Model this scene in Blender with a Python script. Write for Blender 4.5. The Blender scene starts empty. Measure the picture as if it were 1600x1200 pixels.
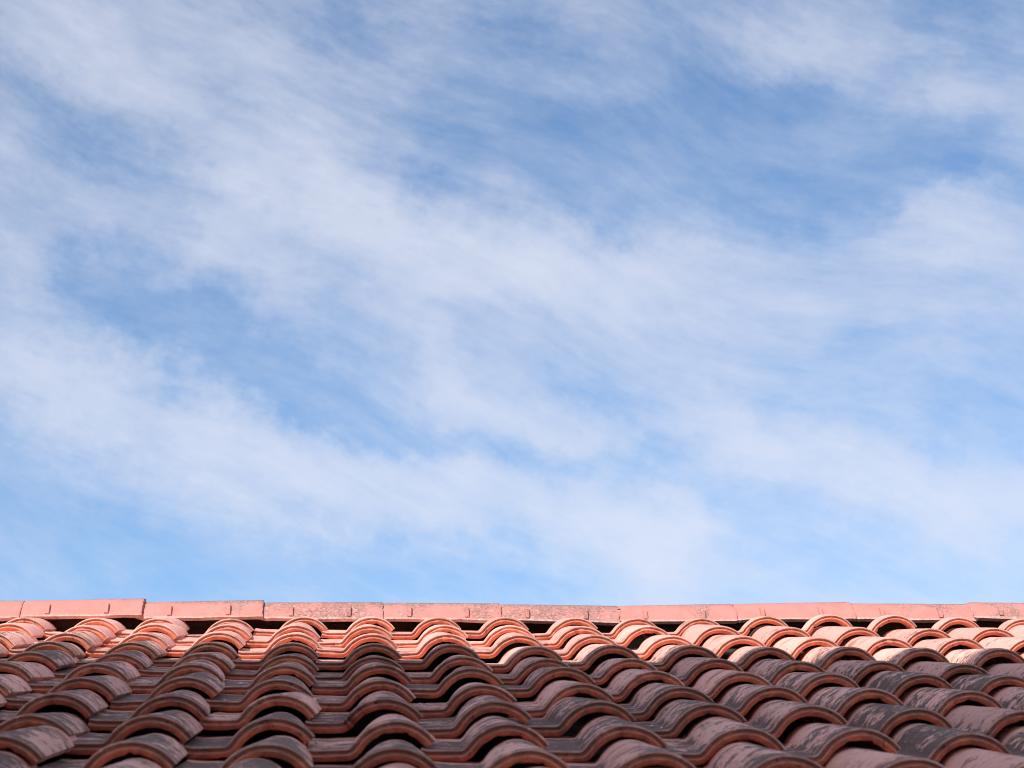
import bpy, bmesh, math, random
from mathutils import Vector, Matrix, Quaternion, noise

random.seed(7)
R = math.radians
scene = bpy.context.scene
col = scene.collection

# ---------------------------------------------------------------- frame of reference
# X runs along the ridge, Y points from the camera towards the ridge, Z is up.
# ORIGIN is the crown of one tile lip in the top course; all roof numbers are relative to it.
ORIGIN = Vector((0.0, 0.0, 6.2))
SLOPE = R(18.0)          # pitch of the roof plane
PITCH_W = 0.19           # width from one tile to the next
GAUGE = 0.325            # length of tile shown in each course
EXPOSURE = 0.65

# ---------------------------------------------------------------- camera
cam_d = bpy.data.cameras.new('camera')
cam = bpy.data.objects.new('camera', cam_d); col.objects.link(cam)
yaw, pit, rol = R(5.0862), R(20.9646), R(-1.2642)
fw = Vector((math.sin(yaw)*math.cos(pit), math.cos(yaw)*math.cos(pit), math.sin(pit)))
rt = Vector((math.cos(yaw), -math.sin(yaw), 0)); up = rt.cross(fw)
rt, up = rt*math.cos(rol) + up*math.sin(rol), -rt*math.sin(rol) + up*math.cos(rol)
M = Matrix((rt, up, -fw)).transposed().to_4x4()
M.translation = ORIGIN + Vector((0.0981, -5.7872, -1.5153))
cam.matrix_world = M
cam_d.sensor_width = 36.0
cam_d.lens = 73.78
cam_d.clip_start = 0.05
cam_d.clip_end = 3000
cam_d.dof.use_dof = True
cam_d.dof.focus_distance = 5.75
cam_d.dof.aperture_fstop = 10.0
scene.camera = cam

# ---------------------------------------------------------------- exposure
scene.render.engine = 'CYCLES'
scene.cycles.use_adaptive_sampling = True
scene.cycles.adaptive_threshold = 0.02
scene.cycles.filter_width = 1.05
scene.cycles.diffuse_bounces = 4
scene.cycles.max_bounces = 6
scene.view_settings.view_transform = 'Standard'
scene.view_settings.look = 'None'
scene.view_settings.exposure = EXPOSURE
scene.view_settings.gamma = 1.0
scene.view_settings.use_curve_mapping = False

# ---------------------------------------------------------------- sun
SUN_EL, SUN_SIDE = R(31.0), R(32.0)       # height above the horizon; turn to the left of straight behind the camera
SUN = Vector((-math.sin(SUN_SIDE)*math.cos(SUN_EL), -math.cos(SUN_SIDE)*math.cos(SUN_EL), math.sin(SUN_EL)))
sun_d = bpy.data.lights.new('sun', 'SUN'); sun_d.energy = 3.45; sun_d.angle = R(0.5); sun_d.color = (1.0, 0.95, 0.91)
sun = bpy.data.objects.new('sun', sun_d); col.objects.link(sun)
sun.location = ORIGIN + SUN*30
sun.rotation_euler = SUN.to_track_quat('Z', 'Y').to_euler()

# ---------------------------------------------------------------- node helpers
class NT:
    """Short hand for building node trees."""
    def __init__(self, tree):
        self.t = tree; tree.nodes.clear()
    def n(self, kind, **kw):
        nd = self.t.nodes.new(kind)
        for k, v in kw.items(): setattr(nd, k, v)
        return nd
    def put(self, sock, v):
        if isinstance(v, bpy.types.NodeSocket): self.t.links.new(v, sock)
        elif v is not None: sock.default_value = v
    def m(self, op, a, b=None, c=None, clamp=False):
        nd = self.n('ShaderNodeMath', operation=op, use_clamp=clamp)
        for s, v in zip(nd.inputs, (a, b, c)): self.put(s, v)
        return nd.outputs[0]
    def v(self, op, a, b=None, scale=None):
        nd = self.n('ShaderNodeVectorMath', operation=op)
        self.put(nd.inputs[0], a)
        if b is not None: self.put(nd.inputs[1], b)
        if scale is not None: self.put(nd.inputs['Scale'], scale)
        return nd.outputs['Value'] if op in ('DOT_PRODUCT', 'LENGTH', 'DISTANCE') else nd.outputs[0]
    def xyz(self, x, y, z=0.0):
        nd = self.n('ShaderNodeCombineXYZ')
        for s, v in zip(nd.inputs, (x, y, z)): self.put(s, v)
        return nd.outputs[0]
    def sep(self, v):
        nd = self.n('ShaderNodeSeparateXYZ'); self.put(nd.inputs[0], v); return nd.outputs
    def noise(self, vec, scale, detail=3.0, rough=0.55, dist=0.0, out=0, lac=2.0):
        nd = self.n('ShaderNodeTexNoise')
        self.put(nd.inputs['Vector'], vec); self.put(nd.inputs['Scale'], scale)
        nd.inputs['Detail'].default_value = detail; nd.inputs['Roughness'].default_value = rough
        nd.inputs['Distortion'].default_value = dist; nd.inputs['Lacunarity'].default_value = lac
        return nd.outputs[out]
    def step(self, x, lo, hi, a=0.0, b=1.0, smooth=True):
        nd = self.n('ShaderNodeMapRange', interpolation_type='SMOOTHSTEP' if smooth else 'LINEAR')
        for s, v in zip(nd.inputs, (x, lo, hi, a, b)): self.put(s, v)
        return nd.outputs[0]
    def mix(self, f, a, b, mode='MIX'):
        nd = self.n('ShaderNodeMix', data_type='RGBA', blend_type=mode)
        self.put(nd.inputs[0], f)
        self.put(nd.inputs[6], a if isinstance(a, bpy.types.NodeSocket) else (*a, 1.0))
        self.put(nd.inputs[7], b if isinstance(b, bpy.types.NodeSocket) else (*b, 1.0))
        return nd.outputs[2]

# ---------------------------------------------------------------- sky with streaked high cloud
world = bpy.data.worlds.new('World'); scene.world = world; world.use_nodes = True
w = NT(world.node_tree)
SKY_STRENGTH = 0.101
CLOUD = (0.530, 0.540, 0.600)             # radiance of thick cloud
# banks and gaps of the cloud: azimuth, elevation, half length, half width, tilt (all degrees), weight
CLOUDS = [
    (-3.89, 27.46, 5.77, 1.57, -23.7, 0.5), (1.34, 25.53, 4.37, 1.4, -20.7, 0.45), (6.11, 23.91, 5.24, 1.22, -6.7, 0.5), (11.73, 22.61, 6.12, 1.57, -6.7, 0.3),
    (-9.18, 29.81, 3.49, 1.4, 1.3, 0.3), (-3.61, 30.36, 2.27, 0.87, -8.7, 0.2), (-9.09, 23.74, 1.4, 0.87, -18.7, 0.35), (-7.92, 25.35, 2.62, 1.05, -13.7, 0.25),
    (-3.77, 24.38, 2.1, 1.05, 51.3, 0.25), (-2.06, 23.57, 2.1, 1.05, -38.7, 0.3), (-8.19, 21.07, 2.97, 1.05, -10.7, 0.45), (-4.87, 19.5, 5.24, 1.4, -10.7, 0.45),
    (0.62, 18.56, 5.59, 1.31, -6.7, 0.5), (6.81, 16.91, 5.24, 1.4, -10.7, 0.45), (9.69, 16.28, 2.1, 1.92, 1.3, 0.25), (3.21, 20.82, 2.1, 0.87, -78.7, 0.3),
    (4.7, 20.27, 2.62, 0.87, -23.7, 0.3), (7.46, 19.5, 2.27, 0.61, -3.7, 0.3), (10.63, 20.06, 3.15, 0.96, -26.7, 0.4), (14.16, 18.29, 3.84, 1.14, -16.7, 0.45),
    (17.63, 17.33, 3.49, 1.31, -10.7, 0.4), (2.1, 22.74, 3.15, 1.22, -18.7, 0.25), (13.99, 29.42, 2.0, 0.75, -13.7, 0.30), (15.85, 28.57, 1.05, 0.7, -18.7, 0.15),
    (18.44, 27.87, 1.57, 1.22, -18.7, 0.25), (18.05, 24.5, 2.27, 1.05, 21.3, 0.45), (12.51, 25.51, 1.92, 0.87, 1.3, 0.25), (4.05, 26.38, 0.87, 1.05, 1.3, 0.2),
    (9.0, 30.4, 4.5, 1.3, -4.0, -0.22), (7.29, 29.4, 2.0, 0.4, -18.7, 0.10), (17.5, 30.6, 2.6, 0.9, 0.0, -0.2), (10.13, 27.39, 5.24, 1.57, -10.7, -0.5), (14.05, 27.97, 3.49, 0.87, -8.7, -0.35),
    (18.59, 25.98, 2.8, 0.79, -8.7, -0.5), (14.79, 25.5, 2.1, 0.87, 1.3, -0.35), (6.4, 26.85, 2.1, 1.05, 1.3, -0.3), (7.13, 25.62, 1.57, 0.7, -13.7, -0.25),
    (-0.26, 30.65, 1.57, 0.87, -18.7, -0.35), (1.73, 30.0, 2.62, 0.87, -8.7, -0.25), (4.49, 28.62, 1.75, 0.87, 1.3, -0.25), (3.09, 26.74, 1.22, 1.22, 1.3, -0.4),
    (4.04, 25.34, 1.22, 0.7, -18.7, -0.2), (-5.19, 22.59, 3.49, 0.79, -13.7, -0.45), (-2.93, 21.46, 2.62, 1.05, -23.7, -0.6), (-0.13, 20.3, 2.8, 0.7, -18.7, -0.45),
    (3.2, 19.42, 2.1, 0.49, -8.7, -0.45), (6.14, 18.76, 2.1, 0.38, -6.7, -0.3), (9.62, 18.46, 1.57, 0.61, -16.7, -0.4), (12.3, 17.54, 1.75, 0.87, -8.7, -0.35),
    (-8.24, 27.28, 2.1, 0.87, -23.7, -0.3), (-6.53, 23.73, 1.4, 0.87, 1.3, -0.35), (-4.21, 25.91, 1.75, 0.87, -28.7, -0.25), (-9.36, 17.59, 2.97, 1.92, 1.3, -0.5),
    (-5.77, 15.87, 6.99, 1.22, -1.7, -0.55), (2.26, 15.78, 4.37, 0.87, -3.7, -0.4), (13.09, 16.11, 2.62, 0.87, 1.3, -0.25), (19.11, 14.99, 2.62, 0.87, 1.3, -0.3),
    (-8.0, 29.0, 6.0, 3.2, 0.0, -0.26), (18.0, 28.8, 3.5, 1.6, 0.0, -0.26), (10.5, 26.0, 6.0, 2.0, -6.0, -0.20), (5.0, 23.0, 17.0, 10.0, 0.0, -0.46), (5.5, 30.4, 4.5, 0.9, -6.0, -0.30), (14.0, 31.5, 6.0, 0.9, 0.0, -0.30), (9.4, 16.6, 1.5, 1.0, 55.0, 0.28), (11.5, 26.4, 3.6, 1.2, -8.0, -0.35), (17.5, 26.6, 2.6, 0.8, -10.0, -0.25), (-6.6, 15.2, 5.0, 1.2, 0.0, -0.2),
    (7.5, 20.37, 1.22, 0.52, -13.7, -0.25), (16.2, 20.89, 2.45, 0.7, -8.7, -0.3), (18.92, 19.44, 1.75, 1.05, 1.3, -0.2), (19.43, 29.77, 1.75, 1.05, 1.3, -0.25),
]
sky = w.n('ShaderNodeTexSky', sky_type='NISHITA', sun_disc=False)
sky.sun_elevation = SUN_EL
sky.sun_rotation = R(180.0) + SUN_SIDE
sky.altitude = 0.0; sky.air_density = 1.0; sky.dust_density = 0.12; sky.ozone_density = 1.6
tc = w.n('ShaderNodeTexCoord')
d = w.v('NORMALIZE', tc.outputs['Generated'])
dx, dy, dz = w.sep(d)
az = w.m('MULTIPLY', w.m('ARCTAN2', dx, dy), 57.29578)
el = w.m('MULTIPLY', w.m('ARCSINE', dz), 57.29578)
cosel = w.m('COSINE', w.m('MULTIPLY', el, 0.0174533))
# wind-drawn turbulence pulls the edges of every bank
wa = w.noise(d, 11.0, 3.0, 0.6, out=1)
wb = w.noise(d, 30.0, 5.0, 0.68, out=1)
warp = w.v('ADD', w.v('SCALE', w.v('SUBTRACT', wa, (0.5, 0.5, 0.5)), scale=3.0), w.v('SCALE', w.v('SUBTRACT', wb, (0.5, 0.5, 0.5)), scale=3.4))
pos = w.v('ADD', w.xyz(az, el), w.v('MULTIPLY', warp, (1.0, 0.8, 0.0)))
px_, py_, _ = w.sep(pos)
P1_ = w.xyz(px_, py_, 1.0)
acc = None
for (a, e_, rx, ry, rot, wt) in CLOUDS:
    c_, s_ = math.cos(R(rot)), math.sin(R(rot))
    h1 = w.v('DOT_PRODUCT', P1_, (c_/rx, s_/rx, -(c_*a + s_*e_)/rx))
    h2 = w.v('DOT_PRODUCT', P1_, (-s_/ry, c_/ry, (s_*a - c_*e_)/ry))
    g = w.m('POWER', 0.36788, w.m('MULTIPLY_ADD', h2, h2, w.m('MULTIPLY', h1, h1)))
    acc = w.m('MULTIPLY_ADD', g, wt if wt > 0 else wt*0.66, acc if acc is not None else 0.0)
# fibres: noise drawn out along the drift of the cloud and bent by the turbulence
ws = w.noise(d, 7.0, 0.0, 0.5, out=1)
bent = w.v('ADD', d, w.v('SCALE', w.v('SUBTRACT', ws, (0.5, 0.5, 0.5)), scale=0.035))
def drawn(tilt, scale, size, detail, rough):
    mp = w.n('ShaderNodeMapping', vector_type='TEXTURE')
    mp.inputs['Rotation'].default_value = (0, R(tilt), R(-6.0)); mp.inputs['Scale'].default_value = scale
    w.put(mp.inputs['Vector'], bent)
    return w.noise(mp.outputs[0], size, detail, rough)
big = drawn(12.0, (1.6, 1.2, 0.75), 6.0, 3.0, 0.5)
mid = drawn(16.0, (1.6, 1.2, 0.72), 19.0, 7.0, 0.66)
fib = drawn(22.0, (2.6, 1.6, 0.52), 42.0, 6.0, 0.70)
det = w.m('MULTIPLY_ADD', w.m('SUBTRACT', big, 0.5), 0.45, 0.52)
det = w.m('MULTIPLY_ADD', w.m('SUBTRACT', mid, 0.5), 1.15, det)
det = w.m('MULTIPLY_ADD', w.m('SUBTRACT', fib, 0.5), 0.72, det)
dens = w.m('MULTIPLY_ADD', acc, 0.82, det)
# even the gaps hold a thin, broken veil
veil = w.m('ADD', w.m('MULTIPLY', w.m('SUBTRACT', mid, 0.34), 0.9), w.m('MULTIPLY', w.m('SUBTRACT', fib, 0.5), 0.5))
cover = w.m('MULTIPLY', w.m('SUBTRACT', 1.0, w.m('POWER', 0.36788, w.m('MULTIPLY', w.m('POWER', w.m('MAXIMUM', w.m('SMOOTH_MAX', dens, veil, 0.25), 0.0), 1.30), 1.25))), 0.95)
bgc = w.mix(1.0, sky.outputs[0], (SKY_STRENGTH*0.86, SKY_STRENGTH*0.97, SKY_STRENGTH*1.06), 'MULTIPLY')
skycol = w.mix(cover, bgc, CLOUD)
bg = w.n('ShaderNodeBackground'); bg.inputs['Strength'].default_value = 1.0
w.put(bg.inputs['Color'], skycol)
wo = w.n('ShaderNodeOutputWorld'); w.put(wo.inputs['Surface'], bg.outputs[0])

# ---------------------------------------------------------------- object helpers
def obj(name, me, mat=None, parent=None):
    o = bpy.data.objects.new(name, me); col.objects.link(o)
    if mat is not None and me is not None and not me.materials: me.materials.append(mat)
    if parent is not None: o.parent = parent
    return o
def tag(o, label=None, cat=None, group=None, kind=None):
    for k, v in (('label', label), ('category', cat), ('group', group), ('kind', kind)):
        if v: o[k] = v
    return o
def bm_mesh(bm, name, smooth=None):
    bmesh.ops.recalc_face_normals(bm, faces=bm.faces)
    me = bpy.data.meshes.new(name); bm.to_mesh(me); bm.free()
    if smooth is not None:
        me.polygons.foreach_set('use_smooth', [True]*len(me.polygons)); me.set_sharp_from_angle(angle=R(smooth))
    return me
def add_box(bm, lo, hi, bevel=0.0, mat=None):
    vs = [bm.verts.new((x, y, z)) for x in (lo[0], hi[0]) for y in (lo[1], hi[1]) for z in (lo[2], hi[2])]
    q = [(0,1,3,2), (4,6,7,5), (0,4,5,1), (2,3,7,6), (0,2,6,4), (1,5,7,3)]
    fs = [bm.faces.new([vs[i] for i in f]) for f in q]
    if mat is not None: bmesh.ops.transform(bm, matrix=mat, verts=vs)
    if bevel:
        es = list({e for f in fs for e in f.edges})
        bmesh.ops.bevel(bm, geom=es, offset=bevel, segments=1, affect='EDGES')

# ---------------------------------------------------------------- materials
def material(name):
    m = bpy.data.materials.new(name); m.use_nodes = True
    t = NT(m.node_tree)
    out = t.n('ShaderNodeOutputMaterial'); b = t.n('ShaderNodeBsdfPrincipled')
    t.put(out.inputs['Surface'], b.outputs[0])
    b.inputs['Roughness'].default_value = 0.85
    b.inputs['Specular IOR Level'].default_value = 0.25
    return m, t, b
def bump(t, b, h, strength=0.5, dist=0.002):
    nd = t.n('ShaderNodeBump'); nd.inputs['Strength'].default_value = strength; nd.inputs['Distance'].default_value = dist
    t.put(nd.inputs['Height'], h); t.put(b.inputs['Normal'], nd.outputs[0])

def clay_material():
    """Weathered clay: fired red body, pale pink skin, soot-grey growth in streaks that run round the roll."""
    m, t, b = material('weathered_clay')
    uv = t.n('ShaderNodeUVMap', uv_map='tile'); u, v, _ = t.sep(uv.outputs[0])
    oi = t.n('ShaderNodeObjectInfo'); rnd = oi.outputs['Random']
    stain = t.n('ShaderNodeAttribute', attribute_type='OBJECT', attribute_name='stain').outputs['Fac']
    front = t.n('ShaderNodeAttribute', attribute_type='GEOMETRY', attribute_name='front').outputs['Fac']
    tco = t.n('ShaderNodeTexCoord')
    off = t.m('MULTIPLY', rnd, 37.0)
    seed = t.xyz(off, t.m('MULTIPLY', rnd, 91.0), t.m('MULTIPLY', rnd, 53.0))
    P = t.v('ADD', tco.outputs['Object'], seed)
    ps = t.xyz(t.m('ADD', t.m('MULTIPLY', u, 58.0), off), t.m('ADD', t.m('MULTIPLY', v, 120.0), off), off)   # long round the roll
    patch = t.noise(P, 15.0, 4.0, 0.62, 0.6)
    streak = t.noise(ps, 1.0, 6.0, 0.68, 0.7)
    speck = t.noise(P, 340.0, 3.0, 0.6)
    grain = t.noise(P, 900.0, 2.0, 0.6)
    # fired body
    red = t.mix(t.step(t.noise(P, 26.0, 3.0), 0.3, 0.7), (0.480, 0.175, 0.115), (0.580, 0.260, 0.185))
    pink = t.mix(t.step(streak, 0.35, 0.65), (0.880, 0.480, 0.395), (0.780, 0.375, 0.290))
    tint = t.m('MULTIPLY_ADD', t.m('SUBTRACT', rnd, 0.5), 0.34, 1.0)
    skin = t.mix(t.step(t.noise(P, 11.0, 3.0), 0.28, 0.46), red, pink)
    # growth: patches broken up by streaks; none where the course above covers the tile
    g = t.m('ADD', t.m('MULTIPLY', t.m('SUBTRACT', patch, 0.5), 2.3), t.m('MULTIPLY', t.m('SUBTRACT', streak, 0.5), 1.5))
    g = t.m('ADD', g, t.m('MULTIPLY', t.m('SUBTRACT', t.noise(P, 75.0, 5.0, 0.72), 0.5), 1.9))     # broken up finely
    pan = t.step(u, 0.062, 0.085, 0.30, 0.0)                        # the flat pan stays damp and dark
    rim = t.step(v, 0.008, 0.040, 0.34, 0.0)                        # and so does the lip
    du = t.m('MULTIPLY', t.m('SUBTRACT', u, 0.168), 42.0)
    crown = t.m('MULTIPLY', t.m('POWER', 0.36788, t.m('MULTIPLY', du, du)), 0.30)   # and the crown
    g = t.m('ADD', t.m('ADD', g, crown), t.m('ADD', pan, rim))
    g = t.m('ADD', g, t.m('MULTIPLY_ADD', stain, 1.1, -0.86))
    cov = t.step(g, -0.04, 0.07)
    clean = t.step(t.m('ADD', v, t.m('MULTIPLY', t.m('SUBTRACT', patch, 0.5), 0.03)), 0.283, 0.312, 1.0, 0.0)
    cov = t.m('MULTIPLY', t.m('MULTIPLY', cov, clean), t.step(stain, 0.15, 0.6, 0.25, 0.95))
    soot = t.mix(t.step(speck, 0.42, 0.66), (0.105, 0.064, 0.051), (0.205, 0.135, 0.112))
    soot = t.mix(t.step(t.noise(P, 45.0, 3.0), 0.45, 0.75, 0.0, 0.6), soot, (0.250, 0.160, 0.132))
    top = t.mix(cov, skin, soot)
    # broken front edge: bare body, with brown dirt on its upper half
    fr = t.mix(t.step(t.noise(P, 60.0, 4.0, 0.6), 0.35, 0.7), (0.700, 0.215, 0.122), (0.580, 0.155, 0.086))
    dirt = t.m('MULTIPLY', t.step(t.noise(P, 38.0, 5.0, 0.65), 0.40, 0.62), t.step(stain, 0.0, 0.7, 0.08, 0.60))
    fr = t.mix(dirt, fr, (0.170, 0.105, 0.085))
    fr = t.mix(t.step(front, 0.86, 1.0), t.mix(0.55, fr, (0.360, 0.185, 0.140)), fr)      # the upper band is dulled by dirt
    pits = t.m('MULTIPLY', t.step(t.noise(P, 100.0, 4.0, 0.6), 0.57, 0.65, 0.0, 0.85), t.step(t.noise(P, 14.0, 2.0), 0.42, 0.6))
    fr = t.mix(pits, fr, (0.10, 0.055, 0.045))
    base = t.mix(front, top, fr)
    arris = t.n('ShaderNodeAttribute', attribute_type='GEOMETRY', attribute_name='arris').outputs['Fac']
    base = t.mix(t.m('MULTIPLY', arris, t.step(t.noise(P, 55.0, 4.0, 0.6), 0.36, 0.6, 0.15, 0.75)), base, (0.660, 0.420, 0.345))   # highlight lines painted pale along the lip's edges
    hs = t.n('ShaderNodeHueSaturation'); t.put(hs.inputs['Color'], base); t.put(hs.inputs['Value'], tint)
    c = t.mix(t.step(grain, 0.68, 0.76, 0.0, 0.5), hs.outputs[0], (0.10, 0.06, 0.05))
    t.put(b.inputs['Base Color'], c)
    t.put(b.inputs['Roughness'], t.step(speck, 0.3, 0.7, 0.78, 0.95))
    bump(t, b, t.m('ADD', t.m('MULTIPLY', speck, 0.5), t.m('ADD', t.m('MULTIPLY', grain, 0.25), t.m('MULTIPLY', streak, 0.5))), 0.55, 0.0016)
    return m

def ridge_material():
    """Ridge tiles: salmon slip worn through to a rough, pitted brown body."""
    m, t, b = material('worn_salmon_slip')
    oi = t.n('ShaderNodeObjectInfo'); rnd = oi.outputs['Random']
    wear = t.n('ShaderNodeAttribute', attribute_type='OBJECT', attribute_name='wear').outputs['Fac']
    tco = t.n('ShaderNodeTexCoord')
    P = t.v('ADD', tco.outputs['Object'], t.xyz(t.m('MULTIPLY', rnd, 61.0), t.m('MULTIPLY', rnd, 17.0), 0.0))
    x, y, z = t.sep(tco.outputs['Object'])
    geo = t.n('ShaderNodeNewGeometry'); big = t.noise(geo.outputs['Position'], 8.0, 5.0, 0.62); mid = t.noise(P, 70.0, 5.0, 0.68); fine = t.noise(P, 170.0, 5.0, 0.7)
    crown = t.step(z, 0.035, 0.078, -0.10, 0.16)
    g = t.m('ADD', t.m('ADD', t.m('MULTIPLY', t.m('SUBTRACT', big, 0.5), 1.5), t.m('MULTIPLY', t.m('SUBTRACT', mid, 0.5), 1.4)), t.m('ADD', crown, t.m('MULTIPLY_ADD', wear, 1.0, -0.55)))
    worn = t.step(g, -0.05, 0.12)
    slip = t.mix(t.step(t.noise(P, 22.0, 4.0), 0.35, 0.7), (0.560, 0.240, 0.200), (0.520, 0.212, 0.172))
    body = t.mix(t.step(fine, 0.38, 0.60), (0.180, 0.098, 0.084), (0.460, 0.235, 0.195))
    body = t.mix(t.step(mid, 0.52, 0.66), body, (0.560, 0.320, 0.270))
    c = t.mix(t.m('MULTIPLY', worn, 0.9), slip, body)
    # pits and a paler lower edge
    c = t.mix(t.step(t.noise(P, 150.0, 2.0), 0.70, 0.76, 0.0, 0.75), c, (0.13, 0.06, 0.05))
    grime = t.m('MULTIPLY', t.step(z, 0.066, 0.074), t.step(t.noise(P, 40.0, 5.0, 0.7), 0.40, 0.58))
    c = t.mix(t.m('MULTIPLY', grime, 0.85), c, (0.120, 0.085, 0.080))
    edge = t.m('MULTIPLY', t.step(z, 0.003, 0.010, 1.0, 0.0), t.step(mid, 0.35, 0.6))
    c = t.mix(t.m('MULTIPLY', edge, 0.6), c, (0.62, 0.50, 0.42))
    t.put(b.inputs['Base Color'], c)
    bump(t, b, t.m('ADD', t.m('MULTIPLY', fine, worn), t.m('MULTIPLY', mid, 0.5)), 0.6, 0.002)
    return m

def plain(name, c1, c2, scale, rough=0.9, bs=0.4, bd=0.004):
    m, t, b = material(name)
    tco = t.n('ShaderNodeTexCoord'); n = t.noise(tco.outputs['Object'], scale, 6.0, 0.62)
    t.put(b.inputs['Base Color'], t.mix(t.step(n, 0.3, 0.7), c1, c2)); b.inputs['Roughness'].default_value = rough
    bump(t, b, n, bs, bd)
    return m
def wood_material():
    m, t, b = material('aged_timber')
    tco = t.n('ShaderNodeTexCoord')
    n = t.noise(t.v('MULTIPLY', tco.outputs['Object'], (3.0, 40.0, 40.0)), 1.0, 5.0, 0.6)
    t.put(b.inputs['Base Color'], t.mix(t.step(n, 0.3, 0.7), (0.045, 0.028, 0.020), (0.09, 0.06, 0.042)))
    bump(t, b, n, 0.4, 0.002)
    return m
CLAY = clay_material(); RIDGE = ridge_material(); WOOD = wood_material()
MORTAR = plain('lime_mortar', (0.42, 0.24, 0.19), (0.50, 0.32, 0.26), 90.0)
PLASTER = plain('painted_plaster', (0.74, 0.71, 0.66), (0.80, 0.77, 0.72), 3.0)
CONCRETE = plain('concrete', (0.36, 0.35, 0.33), (0.43, 0.42, 0.40), 6.0)
GROUND = plain('dry_ground', (0.36, 0.33, 0.29), (0.28, 0.25, 0.21), 0.6)
GLASS, gt, gb = material('dark_window_glass'); gb.inputs['Base Color'].default_value = (0.02, 0.025, 0.03, 1); gb.inputs['Roughness'].default_value = 0.08; gb.inputs['Specular IOR Level'].default_value = 0.5

# ---------------------------------------------------------------- setting
bm = bmesh.new()
bmesh.ops.create_grid(bm, x_segments=40, y_segments=40, size=1500)
tag(obj('ground', bm_mesh(bm, 'ground'), GROUND), kind='structure')

# the roof plane is old and has sunk a little: N is the height off the plane
def sag(x, s): return -0.0088217*x*s - 0.00092601*x*x - 0.00090635*s*s
CS, SS = math.cos(SLOPE), math.sin(SLOPE)
def roof_point(x, s, n): return ORIGIN + Vector((x, -s*CS - n*SS, -s*SS + n*CS))

# ---------------------------------------------------------------- the roof
roof = bpy.data.objects.new('tiled_roof', None); col.objects.link(roof)
roof.location = (0.57, 0.33, 0.0)
tag(roof, 'old roof of weathered clay roll tiles with a salmon ridge, upper courses in sun', 'roof')
bpy.context.view_layer.update()
RINV = roof.matrix_world.inverted()
def on_roof(name, me, mat, mw):
    o = obj(name, me, mat, roof); o.matrix_basis = RINV @ mw
    return o

RR = 0.084; RZ = -0.084; PAN = -0.0435
def profile():
    """Outer outline of a tile seen from its front, crown at 0,0: flat pan, swept flank, round roll."""
    pts = [(x, PAN) for x in (-0.139, -0.128, -0.116, -0.104, -0.092, -0.081)]
    pts[0] = (-0.139, PAN + 0.002)
    a = R(140); p3 = Vector((RR*math.cos(a), RZ + RR*math.sin(a))); tg = Vector((math.sin(a), -math.cos(a)))
    p0 = Vector((-0.0800, PAN)); p1 = p0 + Vector((0.0065, 0)); p2 = p3 - tg*0.011
    for i in range(1, 8):
        f = i/8; q = p0*(1-f)**3 + p1*3*f*(1-f)**2 + p2*3*f*f*(1-f) + p3*f**3; pts.append((q.x, q.y))
    for i in range(27):
        a = R(140 - (140-38)*i/26); pts.append((RR*math.cos(a), RZ + RR*math.sin(a)))
    return pts
PROF = profile()
def inward():
    out = []
    for i in range(len(PROF)):
        a = Vector(PROF[max(0, i-1)]); c = Vector(PROF[min(len(PROF)-1, i+1)]); tg = (c-a).normalized(); out.append(Vector((tg.y, -tg.x)))
    return out
INW = inward()
ARC = [0.0]
for i in range(1, len(PROF)): ARC.append(ARC[-1] + (Vector(PROF[i])-Vector(PROF[i-1])).length)
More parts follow.
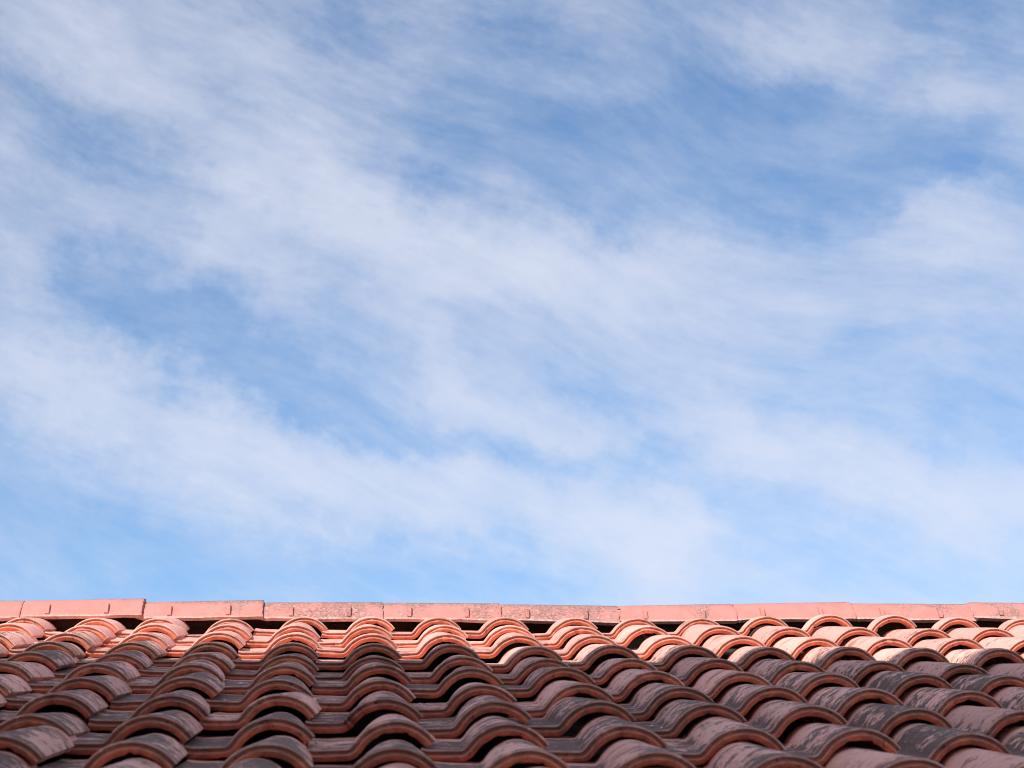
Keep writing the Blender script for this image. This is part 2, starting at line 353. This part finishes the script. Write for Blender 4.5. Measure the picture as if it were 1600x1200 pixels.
# rings along the tile: distance inward from the outer skin, distance up from the lip, is it the front edge
RINGS = [(0.0, 0.400, 0), (0.0, 0.330, 0), (0.0, 0.26, 0), (0.0, 0.18, 0), (0.0, 0.10, 0), (0.0, 0.045, 0), (0.0, 0.018, 0), (0.0002, 0.0095, 0.1), (0.0014, 0.0045, 0.35), (0.0036, 0.0020, 0.6),
         (0.0072, 0.0078, 0.8), (0.0098, 0.0062, 0.9), (0.0108, 0.0006, 1), (0.0126, 0.0006, 1), (0.0175, 0.0050, 1), (0.0208, 0.0105, 1), (0.0165, 0.035, 0.5), (0.013, 0.12, 0), (0.013, 0.40, 0)]
def tile_mesh(name, seed, bites=(), cut=1.0):
    """bites: (place along the outline in metres, half width, depth) of pieces broken from the lip"""
    rng = random.Random(seed); bm = bmesh.new()
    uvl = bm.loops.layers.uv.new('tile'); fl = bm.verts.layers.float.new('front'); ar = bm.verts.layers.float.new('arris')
    # nicks: some along the upper arris, most along the lower one
    chips = [(rng.uniform(0, ARC[-1]), rng.uniform(0.003, 0.009), rng.uniform(0.10, 0.40), rng.random() < 0.5) for _ in range(rng.randint(1, 5))]
    wob = rng.uniform(0, 100)
    grid = []
    for ri, (dn, y, fr) in enumerate(RINGS):
        row = []
        if y > 0.02: y = 0.02 + (y-0.02)*cut
        k = 1.0 - 0.22*min(y, 0.40)/0.325
        for i, (px, pz) in enumerate(PROF):
            q = Vector((px, pz)) + INW[i]*dn
            # the roll narrows towards the head so that courses nest
            if px > -0.081: q.x = 0.02 + (q.x-0.02)*k
            else: q.x = q.x + (1-k)*0.101*max(0, (px+0.139)/0.058)
            q.y = RZ + (q.y-RZ)*(1 - 0.03*y/0.325) if pz > PAN+0.004 else q.y
            yy = y
            if y < 0.05:
                c = 0.0
                for a_, w_, d_, upper in chips:
                    f = d_*math.exp(-((ARC[i]-a_)/w_)**4)
                    if upper and dn < 0.006 and y < 0.012: c += 0.0055*f
                    if not upper and dn > 0.012 and y < 0.02: q -= INW[i]*(dn-0.0115)*f; c += 0.002*f
                c += sum(d_*max(0.0, 1-abs((ARC[i]-a_)/w_)**2.2)*(0.8+0.5*noise.noise((ARC[i]*170, wob, 0))) for a_, w_, d_ in bites)*(1.0 if fr else 1.03)
                c += 0.0010*noise.noise((ARC[i]*90, wob, dn*160)) + 0.0012*noise.noise((ARC[i]*22, wob+5, dn*40))
                yy = y + c*(1.0 if y < 0.02 else 0.5 if not bites else 0.9)
            zz = q.y + 0.0012*noise.noise((px*16, yy*9, wob)) + (0.0006*noise.noise((px*70, yy*40, wob)) if dn == 0 else 0)
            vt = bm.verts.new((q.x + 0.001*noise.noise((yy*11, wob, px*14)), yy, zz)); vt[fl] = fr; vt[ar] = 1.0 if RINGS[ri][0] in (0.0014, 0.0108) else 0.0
            row.append(vt)
        grid.append(row)
    n = len(PROF); idx = {}
    for ri, row in enumerate(grid):
        for i, vt in enumerate(row): idx[vt] = (ARC[i], RINGS[ri][1])
    for ri in range(len(grid)):
        rj = (ri+1) % len(grid)
        for i in range(n-1): bm.faces.new((grid[ri][i], grid[ri][i+1], grid[rj][i+1], grid[rj][i]))
    bm.faces.new([grid[ri][0] for ri in range(len(grid))]); bm.faces.new([grid[ri][-1] for ri in range(len(grid))][::-1])
    for f in bm.faces:
        for lp in f.loops: lp[uvl].uv = idx[lp.vert]
    return bm_mesh(bm, name, 38)
TOP_COURSE = [tile_mesh('cut_clay_tile', s, (), 0.68) for s in range(40, 45)]
SHORT_COURSE = [tile_mesh('short_clay_tile', s, (), 0.13) for s in range(45, 50)]
VARIANTS = [tile_mesh('clay_tile', s) for s in range(10)]
for s in (21, 22): VARIANTS.append(tile_mesh('chipped_clay_tile', s, ((0.05 + 0.09*(s-21), 0.012, 0.010),)))
BROKEN_FLANK = tile_mesh('broken_flank_tile', 31, ((0.070, 0.026, 0.022),), 0.40)
BROKEN_PAN = tile_mesh('broken_pan_tile', 32, ((0.078, 0.040, 0.030),))

ROWN = {5: -0.004, 8: 0.0015, 9: -0.001, 4: -0.001}
TOPX = {-4: -0.014, -2: -0.012, -1: -0.004, 0: 0.0146, 1: 0.011, 2: 0.011, 3: 0.0137, 4: 0.0195, 5: 0.008, 6: 0.003}
TILT = R(3.75)            # each tile lies flatter than the roof because its head is tucked under the next course
rng = random.Random(3)
for row in range(1, 14):
    for k in range(-8, 15):
        x = k*PITCH_W + rng.gauss(0, 0.0030); s = (row-1)*GAUGE + rng.gauss(0, 0.0070); n = sag(x, s) + ROWN.get(row, 0) + rng.gauss(0, 0.0014)
        if row == 1: x += TOPX.get(k, 0.0); n += {7: 0.005, 8: 0.009, 9: 0.009, 10: 0.004}.get(k, 0.0)
        me, label = rng.choice(VARIANTS if row > 1 else TOP_COURSE if k < 4 else SHORT_COURSE), None
        if (row, k) == (1, 4): me, label = BROKEN_FLANK, 'clay tile with the left flank of its lip broken off'
        if (row, k) == (8, 1): me, label = BROKEN_PAN, 'clay tile with a piece broken from its flat pan'
        mw = Matrix.Translation(roof_point(x, s, n)) @ Matrix.Rotation(SLOPE-(R(3.1) if row < 4 else TILT)+rng.gauss(0, R(0.45)), 4, 'X') @ Matrix.Rotation(rng.gauss(0, R(1.3)), 4, 'Y') @ Matrix.Rotation(rng.gauss(0, R(1.1)), 4, 'Z')
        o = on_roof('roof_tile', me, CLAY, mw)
        o['stain'] = max(0.0, min(1.0, (0.30 if row < 3 else 0.36 if row == 3 else 0.60 if row == 4 else 0.70) + rng.gauss(0, 0.15 if row > 3 else 0.08)))
        if label: o['label'] = label

# ridge tiles: ends as (x, top) pairs, left to right; each one laps over the next
RX = [(-2.55, 0.124, -2.20, 0.127), (-2.198, 0.124, -1.85, 0.127), (-1.848, 0.124, -1.50, 0.127), (-1.498, 0.125, -1.154, 0.127), (-1.152, 0.1260, -0.807, 0.1274), (-0.807, 0.1283, -0.4571, 0.1346), (-0.4529, 0.1249, -0.1071, 0.1302), (-0.1032, 0.1243, 0.2441, 0.1237), (0.2441, 0.1227, 0.5926, 0.1211),
      (0.5944, 0.1192, 0.944, 0.1136), (0.946, 0.1146, 1.2973, 0.1199), (1.2993, 0.1209, 1.656, 0.1263), (1.6578, 0.1233, 2.0211, 0.1197), (2.0238, 0.1268, 2.3885, 0.1221), (2.3905, 0.122, 2.738, 0.124), (2.740, 0.121, 3.09, 0.124)]
WEAR = [0.3, 0.5, 0.2, 0.4, 0.22, 0.12, 0.42, 0.74, 0.60, 0.68, 0.48, 0.14, 0.44, 0.56, 0.3, 0.4]
RY = 0.33; RH, RW = 0.075, 0.112
def ridge_mesh(name, length, seed, broken=0.0):
    rng = random.Random(seed); bm = bmesh.new()
    rad = (RW*RW + RH*RH)/(2*RH); half = math.asin(RW/rad); cz = RH - rad
    na, wob = 30, rng.uniform(0, 50)
    cut = rng.uniform(0.003, 0.006)
    xs = [-0.030, 0.0, 0.0045, 0.02, 0.08, 0.15, 0.22, 0.29, length-0.020, length-0.0095, length-0.0060]
    def prof(a, dn, xx):
        g = 1.0 + 0.055*(xx/length)
        r_ = (rad - dn)*g
        y_, z_ = r_*math.sin(a), cz + r_*math.cos(a) - (0.0025 if xx < 0 else 0)
        return y_, z_
    layers = []
    for dn in (0.0, 0.0135):
        lay = []
        for xi, xx in enumerate(xs):
            row = []
            for i in range(na+1):
                a = (-half + 2*half*i/na)*(0.86 if xx < 0 else 1.0)
                y_, z_ = prof(a, dn + (0.010 if xx < 0 else 0) + (0.0012 if xi in (1, len(xs)-1) and dn == 0 else 0), max(xx, 0))
                e = 1-abs(i/na*2-1)
                x_ = xx
                if xi in (1, 2): x_ += 0.0022*noise.noise((i*0.55, wob, 0)) - broken*max(0, noise.noise((i*0.34, wob, 3)))*0.02
                if xi >= len(xs)-3: x_ += 0.0042*noise.noise((i*0.5, wob, 7)) - broken*max(0, noise.noise((i*0.3, wob, 9)))*0.03
                if i in (0, na): z_ += 0.0045*noise.noise((xx*30, wob, i)); y_ += math.copysign(0.002, y_)
                row.append(bm.verts.new((x_, y_, z_ + 0.0010*noise.noise((xx*7, a*2, wob)))))
            lay.append(row)
        layers.append(lay)
    o_, i_ = layers
    for lay in layers:
        for xi in range(len(xs)-1):
            for i in range(na): bm.faces.new((lay[xi][i], lay[xi+1][i], lay[xi+1][i+1], lay[xi][i+1]))
    for xi in range(len(xs)-1):
        for i in (0, na): bm.faces.new((o_[xi][i], i_[xi][i], i_[xi+1][i], o_[xi+1][i]))
    for xi in (0, len(xs)-1):
        for i in range(na): bm.faces.new((o_[xi][i], o_[xi][i+1], i_[xi][i+1], i_[xi][i]))
    # two short ribs on each side, set low on the flank
    for fx in (0.20, 0.69):
        for sgn in (-1, 1):
            x0 = fx*length + rng.uniform(-0.002, 0.002); w2 = 0.0065; hgt = rng.uniform(0.0065, 0.0095)
            rows = []
            for j in range(5):
                a = sgn*half*(0.94 - 0.29*j/4)
                y0, z0 = prof(a, 0.002, x0); y1, z1 = prof(a, -hgt*(0.55 if j in (0, 4) else 1.0), x0)
                rows.append([bm.verts.new((x0-w2, y0, z0)), bm.verts.new((x0-w2*0.8, y1, z1)), bm.verts.new((x0+w2*0.8, y1, z1)), bm.verts.new((x0+w2, y0, z0))])
            for j in range(4):
                for q in range(3): bm.faces.new((rows[j][q], rows[j][q+1], rows[j+1][q+1], rows[j+1][q]))
            bm.faces.new(rows[0]); bm.faces.new(rows[4][::-1])
    return bm_mesh(bm, name, 35)
for i, (x0, z0, x1, z1) in enumerate(RX):
    ln = x1-x0
    me = ridge_mesh('ridge_tile', ln, 60+i, 1.0 if i in (12, 13) else 0.25 if i in (9, 10) else 0.0)
    zb = (0.0712)
    ang = -math.atan2(z1-z0 - 0.0060, ln)
    mw = Matrix.Translation(ORIGIN + Vector((x0, RY, z0-zb))) @ Matrix.Rotation(ang, 4, 'Y') @ Matrix.Rotation(rng.gauss(0, R(0.5)), 4, 'X')
    o = on_roof('ridge_tile', me, RIDGE, mw); o['wear'] = WEAR[i]
    if i == 12: o['label'] = 'ridge tile with a ragged broken right end'

# crumbs of lime mortar at two ridge joints
def lump(name, p, r, seed, sc):
    bm = bmesh.new(); bmesh.ops.create_icosphere(bm, subdivisions=2, radius=1.0)
    for v_ in bm.verts:
        v_.co = Vector((v_.co.x*sc[0], v_.co.y*sc[1], v_.co.z*sc[2]))*r*(1+0.45*noise.noise(v_.co*1.7+Vector((seed, 0, 0))))
    return on_roof(name, bm_mesh(bm, name, 60), MORTAR, Matrix.Translation(ORIGIN + Vector(p)))
lump('mortar_dab', (0.941, RY-0.085, 0.078), 0.009, 3, (0.7, 0.6, 1.0))
lump('mortar_dab', (0.938, RY-0.072, 0.094), 0.006, 5, (1.6, 0.8, 0.4))
lump('mortar_dab', (2.016, RY-0.085, 0.083), 0.008, 9, (0.8, 0.6, 1.3))

# timber below the tiles: sheathing of both slopes, ridge board, and the far slope's tiles
def sheet(name, s0, s1, far=False):
    bm = bmesh.new(); nx, ns = 24, 20; lay = []
    for dn in (-0.108, -0.130):
        g = []
        for i in range(nx+1):
            x = -1.65 + 4.40*i/nx; rw = []
            for j in range(ns+1):
                s = s0 + (s1-s0)*j/ns
                p = roof_point(x, s, sag(x, max(s, 0)) + dn)
                if far: p.y = 2*RY_DECK - p.y
                rw.append(bm.verts.new(RINV @ p))
            g.append(rw)
        lay.append(g)
    for g in lay:
        for i in range(nx):
            for j in range(ns): bm.faces.new((g[i][j], g[i+1][j], g[i+1][j+1], g[i][j+1]))
    a, b_ = lay
    for i in range(nx):
        for j in (0, ns): bm.faces.new((a[i][j], a[i+1][j], b_[i+1][j], b_[i][j]))
    for j in range(ns):
        for i in (0, nx): bm.faces.new((a[i][j], a[i][j+1], b_[i][j+1], b_[i][j]))
    return obj(name, bm_mesh(bm, name), WOOD, roof)
RY_DECK = RY
sheet('sheathing', -0.30, 4.15)
sheet('sheathing', -0.30, 4.15, far=True)
bm = bmesh.new(); add_box(bm, (-1.64, RY-0.022, -0.10), (2.74, RY+0.022, 0.085), 0.003)
on_roof('ridge_board', bm_mesh(bm, 'ridge_board'), WOOD, Matrix.Translation(ORIGIN))
bm = bmesh.new()
for row in (1, 2, 3):
    for k in range(-8, 15):
        x, s = k*PITCH_W, (row-1)*GAUGE
        p = roof_point(x, s, sag(x, s)); p.y = 2*RY - p.y
        mw = RINV @ Matrix.Translation(p) @ Matrix.Rotation(math.pi, 4, 'Z') @ Matrix.Rotation(SLOPE-TILT, 4, 'X')
        b2 = bmesh.new(); b2.from_mesh(TOP_COURSE[k % 5] if row == 1 else VARIANTS[(row*5+k) % 10]); b2.transform(mw)
        tmp = bpy.data.meshes.new('tmp'); b2.to_mesh(tmp); b2.free(); bm.from_mesh(tmp); bpy.data.meshes.remove(tmp)
far = obj('far_slope_tiles', bm_mesh(bm, 'far_slope_tiles', 38), CLAY, roof); far['stain'] = 0.4; far['kind'] = 'stuff'
# eaves board and the walls that carry the roof
pe = roof_point(0, 4.15, 0)
bm = bmesh.new(); add_box(bm, (-1.62, pe.y-0.03, pe.z-0.34), (2.72, pe.y-0.004, pe.z-0.15), 0.004)
on_roof('fascia_board', bm_mesh(bm, 'fascia_board'), WOOD, Matrix.Identity(4))
bm = bmesh.new(); add_box(bm, (-1.45, -3.45, 0.0), (2.55, 4.1, 4.80))
bm.faces.ensure_lookup_table()
on_roof('wall', bm_mesh(bm, 'wall'), PLASTER, Matrix.Identity(4))

# crumbs lying in the pans
bm = bmesh.new(); rc = random.Random(11)
for (k, row, dx, ds) in ((2, 7, -0.105, -0.012), (2, 7, -0.120, -0.012), (4, 8, -0.085, -0.01), (4, 8, -0.092, -0.07), (4, 9, -0.088, -0.14), (-1, 6, 0.095, -0.03), (0, 7, -0.11, -0.015), (-2, 6, 0.10, -0.03), (1, 9, -0.12, -0.10), (0, 8, -0.1, -0.05), (3, 10, -0.1, -0.1), (-1, 8, 0.10, -0.04)):
    x, s = k*PITCH_W+dx, (row-1)*GAUGE+ds
    p = roof_point(x, s, sag(k*PITCH_W, s) + PAN + 0.002 - abs(ds)*0.072)
    r_ = rc.uniform(0.0024, 0.0040)
    res = bmesh.ops.create_icosphere(bm, subdivisions=1, radius=r_)
    for v_ in res['verts']: v_.co = RINV @ (p + Vector((v_.co.x*rc.uniform(0.9, 1.6), v_.co.y*rc.uniform(0.8, 1.3), v_.co.z*0.8)))
cr = obj('plaster_crumbs', bm_mesh(bm, 'plaster_crumbs', 60), plain('chalky_plaster', (0.70, 0.67, 0.62), (0.78, 0.75, 0.70), 300.0), roof); cr['kind'] = 'stuff'

# ---------------------------------------------------------------- the taller building behind the camera, whose eaves shade the lower courses
P1 = roof_point(1.52, 0.880, sag(1.52, 0.880)); P2 = roof_point(-0.57, 0.960, sag(-0.57, 0.960))
YC = -7.6
Q1 = P1 + SUN*((YC-P1.y)/SUN.y); Q2 = P2 + SUN*((Q1.z-P2.z)/SUN.z)
dirx = (Q1-Q2); dirx.z = 0; dirx.normalize(); diry = Vector((-dirx.y, dirx.x, 0))
BM_ = Matrix((dirx, diry, Vector((0, 0, 1)))).transposed().to_4x4(); BM_.translation = Vector((Q1.x, Q1.y, 0))
bld = bpy.data.objects.new('apartment_building', None); col.objects.link(bld); bld.matrix_world = BM_
tag(bld, 'tall plastered apartment building behind the viewpoint, shading the lower roof', 'building')
HB = Q1.z
def bpart(name, boxes, mat, bev=0.0, parent=bld):
    bm = bmesh.new()
    for lo, hi in boxes: add_box(bm, lo, hi, bev)
    return obj(name, bm_mesh(bm, name), mat, parent)
bpart('wall', [((-7.0, -9.0, 0.0), (4.6, -0.35, HB-0.3))], PLASTER)
bpart('eaves_slab', [((-7.5, -9.5, HB-0.302), (5.1, 0.0, HB))], CONCRETE, 0.02)
for fl_ in range(4):
    for j in range(4):
        x0 = -6.2 + 2.8*j; z0 = 0.9 + 2.9*fl_
        if z0 + 1.4 > HB-0.5: continue
        win = bpart('window', [((x0, -0.347, z0), (x0+0.06, -0.30, z0+1.3)), ((x0+1.14, -0.347, z0), (x0+1.2, -0.30, z0+1.3)), ((x0+0.06, -0.347, z0+1.24), (x0+1.14, -0.30, z0+1.3)), ((x0+0.06, -0.347, z0), (x0+1.14, -0.26, z0+0.06))], CONCRETE)
        bpart('pane', [((x0+0.062, -0.346, z0+0.062), (x0+1.138, -0.33, z0+1.238))], GLASS, parent=win)
bpart('balcony', [((1.2, -0.345, 3.05), (4.5, 2.3, 3.2)), ((1.2, 2.2, 3.202), (4.5, 2.3, 4.05)), ((1.2, -0.345, 3.202), (1.3, 2.197, 4.05)), ((4.4, -0.345, 3.202), (4.5, 2.197, 4.05))], PLASTER)
